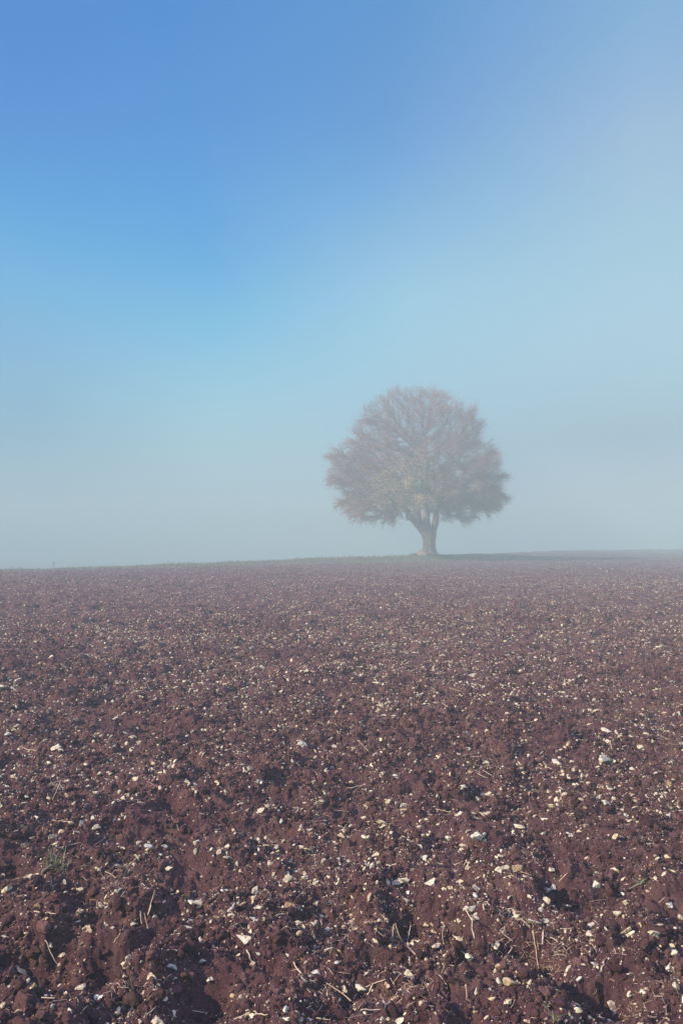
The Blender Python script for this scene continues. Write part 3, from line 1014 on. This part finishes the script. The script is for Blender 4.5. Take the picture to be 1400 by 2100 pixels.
for k, (px_, py_, hgt, lab) in enumerate([(112, 1167, .55, 'tallest thin dry weed stem standing on the far verge at left'),
                                          (26, 1170, .30, 'leftmost short dry weed stem on the far verge'),
                                          (44, 1169, .26, 'short dry weed between the leftmost stem and the tallest one'),
                                          (80, 1168, .22, 'tiny dry weed stem just left of the tallest one')]):
    tt = (px_ - 700) / F
    yv = 63.6 / (1 - 1.03 * tt)
    xv = tt * yv
    zv = float(ground(np.array([xv]), np.array([yv]))[0])
    ac = Acc()
    V, Q_ = tube([[0, 0, -.02], [.01, 0, hgt * .5], [-.005, .01, hgt]], [.014, .011, .006], 5)
    ac.add(V, Q_, .9)
    for q in range(6):
        zq = hgt * rng.uniform(.55, .95)
        yw = rng.uniform(0, 6.28)
        V, Q_ = tube([[0, 0, zq], [math.cos(yw) * .03, math.sin(yw) * .03, zq + .04]], [.006, .012], 4)
        ac.add(V, Q_, .8)
    tag(link('dry_weed', ac.mesh('dry_weed'), m_twig, loc=(xv, yv, zv)), lab, 'weed', 'dry weeds on the far verge')

# ------------------------------------------------------------------ the tree
TX, TY = 7.62, 75.0
TZ = float(macro(np.array([TX]), np.array([TY]))[0])
PXM = 75.0 / F                               # metres per photograph pixel at the tree
tree = bpy.data.objects.new('tree', None)
sc.collection.objects.link(tree)
tree.location = (TX, TY, TZ)
tag(tree, 'lone broad-crowned tree fading into mist on the field edge', 'tree')

PROF_Y = np.array([1076, 1060, 1040, 1012, 985, 962, 945, 920, 895, 870, 850, 832, 815, 800, 788])
PROF_L = np.array([740, 706, 690, 692, 668, 668, 674, 698, 716, 728, 742, 752, 774, 790, 815])
PROF_R = np.array([940, 1000, 1036, 1044, 1026, 1038, 1022, 1000, 984, 988, 992, 972, 936, 912, 880])
pz = (1143 - PROF_Y) * PXM * np.interp(PROF_Y, [780, 1000], [.965, 1])
pl = (PROF_L - 878) * PXM
pr = (PROF_R - 878) * PXM


def crown_inside(p, shrink=1.0):
    zz = p[:, 2]
    l_, r2 = np.interp(zz, pz, pl) * shrink, np.interp(zz, pz, pr) * shrink
    cx, hw = (l_ + r2) / 2, (r2 - l_) / 2
    th_ = np.arctan2(p[:, 1], p[:, 0] - cx)
    wv_ = 1 + .13 * np.sin(3 * th_ + zz * .9) * np.sin(zz * 1.5 + th_) + .10 * np.sin(7 * th_ + 1 - zz * 1.7) + .07 * np.sin(zz * 3.1 + 2 * th_)
    return (((p[:, 0] - cx) / hw) ** 2 + (p[:, 1] / (hw * .95)) ** 2 < wv_) & (zz > pz.min()) & (zz < pz.max())


gt = np.random.default_rng(21)
c = gt.uniform([-9.5, -8, 2.8], [8, 8, 15.4], (60000, 3))
c = c[crown_inside(c, .95)]
# hold the centre of the crown open: most shoots sit in the outer shell
inner = crown_inside(c, .62)
c = c[(~inner) | (gt.uniform(0, 1, len(c)) < .30)]
c = c[(c[:, 2] > 4.1) | ((gnoise(c[:, 0] / 1.1, c[:, 1] / 1.1, 833) > .05) & (c[:, 2] > 3.0))]
c = c[.62 + 1.0 * gnoise(c[:, 0] / 1.7 + 7, c[:, 2] / 1.1 + c[:, 1] / 1.9, 810) > gt.uniform(0, .8, len(c))]
lowmid = (np.hypot(c[:, 0], c[:, 1]) < 2.0) & (c[:, 2] < 4.6)
c = c[~lowmid][:5200]

# skeleton: trunk and the big limbs by hand, the rest grows towards free space
nodes, par, isl = [], [], []


def add_path(start, pts, tag_):
    i0 = start
    for p in pts:
        nodes.append(np.array(p, float)); par.append(i0); isl.append(tag_)
        i0 = len(nodes) - 1
    return i0


t0 = add_path(-1, [(0, 0, 0), (.02, 0, .6), (.04, 0, 1.2), (.06, 0, 1.8)], 0)
fl = add_path(t0, [(-.35, -.1, 2.0), (-.80, -.2, 2.6), (-1.4, -.25, 3.2), (-2.0, -.3, 4.1), (-2.6, -.3, 5.2)], 1)
fl2 = add_path(t0, [(-.30, .3, 2.2), (-.65, .4, 2.9), (-.85, .5, 3.8), (-.75, .6, 4.9), (-.9, .8, 6.2)], 2)
fm = add_path(t0, [(-.10, -.05, 2.3), (-.20, -.05, 3.1), (-.15, -.05, 4.3), (-.1, 0, 5.5), (-.15, 0, 6.8), (-.2, 0, 8.2)], 3)
fr = add_path(t0, [(.38, 0, 2.1), (.66, .05, 2.9), (.72, .05, 3.8), (.7, .05, 4.9), (1.2, .1, 6.0), (1.8, .1, 7.2)], 4)
fb = add_path(fr - 3, [(.9, .5, 4.4), (1.9, .9, 5.0), (3.0, 1.3, 5.4)], 5)
fa = add_path(fl - 2, [(-1.7, -.9, 3.9), (-2.8, -1.3, 4.4)], 6)
ff = add_path(fr - 3, [(.8, -.6, 4.3), (1.5, -1.5, 4.9), (2.4, -2.4, 5.4)], 7)
step, infl, kill = .31, 4.0, .50
Np = np.array(nodes)
near_d = np.full(len(c), 1e9)
near_i = np.zeros(len(c), int)


def update(idx0):
    global near_d, near_i
    for k in range(idx0, len(nodes)):
        if nodes[k][2] < 3.0:
            continue
        d = np.linalg.norm(c - nodes[k], axis=1)
        m = d < near_d
        near_d[m] = d[m]; near_i[m] = k


update(0)
for it in range(120):
    act = near_d < infl if it > 8 else near_d < 30
    if not act.any():
        break
    grow = {}
    ids = near_i[act]
    vec = c[act] - np.array(nodes)[ids]
    vec /= np.linalg.norm(vec, axis=1)[:, None] + 1e-9
    n0 = len(nodes)
    for k in np.unique(ids):
        v = vec[ids == k].sum(axis=0)
        v /= np.linalg.norm(v) + 1e-9
        pk = par[k]
        prev = nodes[k] - nodes[pk]
        prev /= np.linalg.norm(prev) + 1e-9
        out_ = np.array([nodes[k][0], nodes[k][1], 0]); out_ /= np.linalg.norm(out_) + 1e-9
        v = v + .55 * prev + .12 * out_ + gt.normal(0, .10, 3)
        v /= np.linalg.norm(v)
        q = nodes[k] + v * step
        if len(nodes) > 60 and np.min(np.sum((np.array(nodes[-2500:]) - q) ** 2, axis=1)) < .11 ** 2:
            continue
        nodes.append(q); par.append(int(k)); isl.append(isl[k] if False else -1)
    update(n0)
    keep = near_d > kill
    c, near_d, near_i = c[keep], near_d[keep], near_i[keep]
    if len(c) == 0 or len(nodes) > 20000:
        break
nn = len(nodes)
P = np.array(nodes)
par = np.array(par)
print('tree nodes', nn, 'left', len(c))
kids = [[] for _ in range(nn)]
for k in range(1, nn):
    kids[par[k]].append(k)
rad_ = np.zeros(nn)
EXP = 2.25
for k in range(nn - 1, -1, -1):
    rad_[k] = .014 if not kids[k] else (sum(rad_[q] ** EXP for q in kids[k])) ** (1 / EXP)
scale = .34 / rad_[4]
rad_ = np.maximum(.012, rad_ * min(1.3, scale))
for a0, r0 in ((4, (.36, .33, .29, .25, .21)), (9, (.24, .22, .20, .18, .16)), (14, (.36, .33, .30, .26, .22, .19)), (20, (.34, .30, .28, .26, .23, .2))):
    for q, v_ in enumerate(r0):
        rad_[a0 + q] = v_
print('limb radii', rad_[:30].round(2))


def chain(start, first_parent=True):
    """follow the thickest child"""
    seq = [start]
    while kids[seq[-1]]:
        seq.append(max(kids[seq[-1]], key=lambda q: rad_[q]))
    return seq


# trunk with flutes and a root flare
ns = 40
zs = np.array([-.25, 0, .12, .3, .55, .9, 1.3, 1.7, 2.0, 2.25, 2.4])
rs = np.array([1.05, .92, .76, .64, .56, .51, .52, .60, .70, .62, .30])
cxs = np.array([-.03, -.02, 0, .02, .04, .05, .05, .04, .0, -.05, -.1])
th = np.arange(ns) * 2 * math.pi / ns
VV = []
for zz, r0, c0 in zip(zs, rs, cxs):
    fl_ = max(0, 1 - zz / 1.2)
    rr = r0 * (1 + .07 * np.sin(5 * th + .7 + zz * .6) + .05 * np.sin(9 * th + 2 - zz) + .16 * fl_ ** 2 * np.sin(6 * th + 1.2))
    VV.append(np.stack([c0 + rr * np.cos(th), rr * np.sin(th) * .92, np.full(ns, zz)], 1))
V = np.concatenate(VV + [np.array([[-.1, 0, 2.42]])])
i, j = np.meshgrid(np.arange(len(zs) - 1), np.arange(ns), indexing='ij')
Qt = np.stack([i * ns + j, i * ns + (j + 1) % ns, (i + 1) * ns + (j + 1) % ns, (i + 1) * ns + j], -1).reshape(-1, 4)
link('trunk', mesh_from('trunk', V, quads=Qt), m_bark, tree)
# mossy root burr on the left of the foot
D, Fc = ICO[3]
for (cx, cy, cz, ax, ay, az) in [(-.62, -.45, .12, .50, .45, .42), (-.25, -.75, .05, .6, .4, .25), (.55, -.5, .0, .45, .4, .22)]:
    nb_ = 1 + .12 * np.sin(5 * D[:, 0] + 1) * np.sin(6 * D[:, 1]) + .08 * np.sin(11 * D[:, 2] + D[:, 0] * 7)
    link('root_burr', mesh_from('root_burr', D * nb_[:, None] * [ax, ay, az] + [cx, cy, cz], tris=Fc), m_bark, tree)

done = set(range(4))
limbs = []
# big limbs are parts of their own; all other branches belong to the crown
acc = Acc()


def strand(seq, accu, sides):
    pts, rr = [P[q] for q in seq], [rad_[q] for q in seq]
    V, Q_ = tube(np.array(pts), np.array(rr), sides)
    accu.add(V, Q_, .5)


limb_starts = [4, 9, 14, 20]
queue = []
for st in limb_starts:
    seq = chain(st)
    cut_ = next((q for q, k in enumerate(seq) if rad_[k] < .07), len(seq))
    body = seq[:max(cut_, 6)]
    ac = Acc()
    start = P[body[0]] + (P[3] - P[body[0]]) * .6
    pts = [start] + [P[q] for q in body]
    rr = [rad_[body[0]] * 1.0] + [rad_[q] for q in body]
    # subdivide for a smoother sweep
    pts, rr = np.array(pts), np.array(rr)
    tt = np.linspace(0, len(pts) - 1, len(pts) * 3)
    ps = np.stack([np.interp(tt, range(len(pts)), pts[:, q]) for q in range(3)], 1)
    for _ in range(3):
        ps[1:-1] = (ps[:-2] + 2 * ps[1:-1] + ps[2:]) / 4
    V, Q_ = tube(ps, np.interp(tt, range(len(rr)), rr), 12)
    ac.add(V, Q_, .5)
    link('limb', ac.mesh('limb'), m_bark, tree)
    queue.append(seq[max(cut_, 6) - 1:])
    for k in seq:
        done.add(k)
    for k in seq:
        for q in kids[k]:
            if q not in done:
                queue.append([k] + chain(q))
strands = []
while queue:
    seq = queue.pop()
    if len(seq) > 1:
        strands.append(seq)
    for k in seq[1:]:
        done.add(k)
    for k in seq[1:]:
        for q in kids[k]:
            if q not in done and q not in seq:
                queue.append([k] + chain(q))
                done.add(q)
for seq in strands:
    rr0 = rad_[seq[1]]
    pts = np.array([P[q] for q in seq])
    rr = np.array([min(rad_[q], rr0 * 1.05) for q in seq])
    V, Q_ = tube(pts, rr, 7 if rr0 > .06 else 4)
    acc.add(V, Q_, gt.uniform(.3, .7))
# twigs
tip_nodes = np.nonzero(rad_ < .05)[0]
tip_nodes = tip_nodes[P[tip_nodes, 2] > 3.2]
print('twig bearers', len(tip_nodes))
TWV, TWQ, TWA, twn = [], [], [], 0
per = max(2, int(round(21000 / len(tip_nodes))))
src = np.repeat(tip_nodes, per)
src = src[(P[src, 2] > 2.9) & ~((P[src, 2] < 4.3) & (np.abs(P[src, 0] - .1) < 1.5)) & (gt.uniform(0, 1, len(src)) < np.interp(P[src, 2], [3, 7, 9, 14], [1, 1, .9, .75]))]
dirs = P[src] - P[par[src]]
dirs /= np.linalg.norm(dirs, axis=1)[:, None]
outw = P[src] - np.array([-.5, 0, 6.0])
outw /= np.linalg.norm(outw, axis=1)[:, None]


def make_twigs(base, dr, L, r0, droop):
    """three-piece curving twigs, three-sided"""
    n = len(base)
    side = np.cross(dr, gt.normal(size=(n, 3)))
    side /= np.linalg.norm(side, axis=1)[:, None] + 1e-9
    up = np.cross(dr, side)
    pts = [base]
    d_ = dr.copy()
    for q in range(3):
        d_ = d_ + gt.normal(0, .15, (n, 3)) + np.array([0, 0, droop])
        d_ /= np.linalg.norm(d_, axis=1)[:, None]
        pts.append(pts[-1] + d_ * (L / 3)[:, None])
    rings_ = []
    for q, p in enumerate(pts):
        rq = (r0 * (1 - .22 * q))[:, None]
        rings_.append(np.stack([p + rq * side, p + rq * (-.5 * side + .87 * up), p + rq * (-.5 * side - .87 * up)], 1))
    V = np.stack(rings_, 1).reshape(-1, 3)
    o12 = (np.arange(n) * 12)[:, None]
    qs = []
    for q in range(3):
        for k in range(3):
            a_, b_ = q * 3 + k, q * 3 + (k + 1) % 3
            qs.append(o12 + np.array([a_, b_, b_ + 3, a_ + 3]))
    return V, np.concatenate(qs), pts, d_


d0 = .55 * dirs + .6 * outw * [1, 1, .7] + gt.normal(0, .30, dirs.shape)
d0 /= np.linalg.norm(d0, axis=1)[:, None]
lowness = np.clip((8 - P[src][:, 2]) / 5, 0, 1)
L1 = gt.uniform(.35, .8, len(src)) * np.where(gt.uniform(0, 1, len(src)) < .15, 1.6, 1)
V1, Q1, pts1, e1 = make_twigs(P[src], d0, L1, np.full(len(src), .011), -.06)
acc.add(V1, Q1, .5)
allp = [(pts1, lowness)]
for q in (1, 2, 3, 2):
    b1 = pts1[q]
    dd = e1 * .6 + outw * .35 + gt.normal(0, .42, e1.shape)
    dd /= np.linalg.norm(dd, axis=1)[:, None]
    V2, Q2, pts2, e2 = make_twigs(b1, dd, gt.uniform(.25, .6, len(src)), np.full(len(src), .0075), -.08)
    acc.add(V2, Q2, gt.uniform(0, 1))
    allp.append((pts2, lowness))
crown = link('crown', acc.mesh('crown'), m_twig, tree)

# leaves still hanging on, thickest low in the middle and on the left
cand = np.concatenate([p for pts_, _ in allp for p in pts_[1:]])
x_, y_, z_ = cand.T
dens = .10 + .95 * np.exp(-((x_ + 2.4) / 3.3) ** 2 - ((z_ - 5.6) / 2.3) ** 2) + .8 * np.exp(-((x_ - 1.6) / 3.0) ** 2 - ((z_ - 4.9) / 1.3) ** 2) + .35 * np.exp(-((z_ - 4.6) / 1.5) ** 2)
dens *= .35 + 1.3 * np.clip(.5 + gnoise(x_ / 1.3 + y_ / 3, z_ / .9, 700), 0, 1)
dens[z_ > 10.5] *= .25
dens[(z_ < 3.9) & (np.abs(x_ - .1) < 1.3)] = 0
pick_ = gt.uniform(0, 1, len(cand)) < dens * .56
lp = cand[pick_] + gt.normal(0, .05, (int(pick_.sum()), 3))
n = len(lp)
print('leaves', n)
a1 = gt.normal(size=(n, 3)); a1 /= np.linalg.norm(a1, axis=1)[:, None]
a2 = np.cross(a1, gt.normal(size=(n, 3))); a2 /= np.linalg.norm(a2, axis=1)[:, None]
sl = gt.uniform(.035, .065, n)[:, None]
a3 = np.cross(a1, a2)
V = np.stack([lp - a1 * sl, lp + a2 * sl * .6 + a3 * sl * .15, lp + a1 * sl * 1.1, lp - a2 * sl * .6 + a3 * sl * .15], 1).reshape(-1, 3)
Ql = (np.arange(n) * 4)[:, None] + np.arange(4)
me = mesh_from('leaves', V, quads=Ql, smooth_shade=False)
lt = np.clip(.25 + .75 * np.exp(-((lp[:, 0] + 2.2) / 1.9) ** 2 - ((lp[:, 2] - 5.4) / 2.2) ** 2) + gt.normal(0, .18, n), 0, 1)
set_attr(me, 'tint', np.repeat(lt, 4))
lo = link('leaves', me, m_leaf, crown)
lo['kind'] = 'stuff'

# ------------------------------------------------------------------ mist
bm_v = np.array([(sx_, sy_, sz_) for sz_ in (-8.5, 16.1) for sy_ in (-340, 340) for sx_ in (-340, 340)], float)
bm_q = np.array([(0, 2, 3, 1), (4, 5, 7, 6), (0, 1, 5, 4), (2, 6, 7, 3), (0, 4, 6, 2), (1, 3, 7, 5)])
hz = mesh_from('haze', bm_v, quads=bm_q, smooth_shade=False)
mh = bpy.data.materials.new('mist')
mh.use_nodes = True
mh.node_tree.nodes.clear()
mo_ = N(mh.node_tree, 'ShaderNodeOutputMaterial')
pv = N(mh.node_tree, 'ShaderNodeVolumePrincipled')
pv.inputs['Color'].default_value = (.595, .785, .78, 1)
pv.inputs['Density'].default_value = .0102
pv.inputs['Anisotropy'].default_value = -0.12
mh.node_tree.links.new(pv.outputs[0], mo_.inputs['Volume'])
ho = link('haze', hz, mh)
tag(ho, 'pale morning mist lying over the whole field', 'mist', kind='stuff')
print('lowest ground', gz.min(), 'highest tree', V[:, 2].max() + TZ)
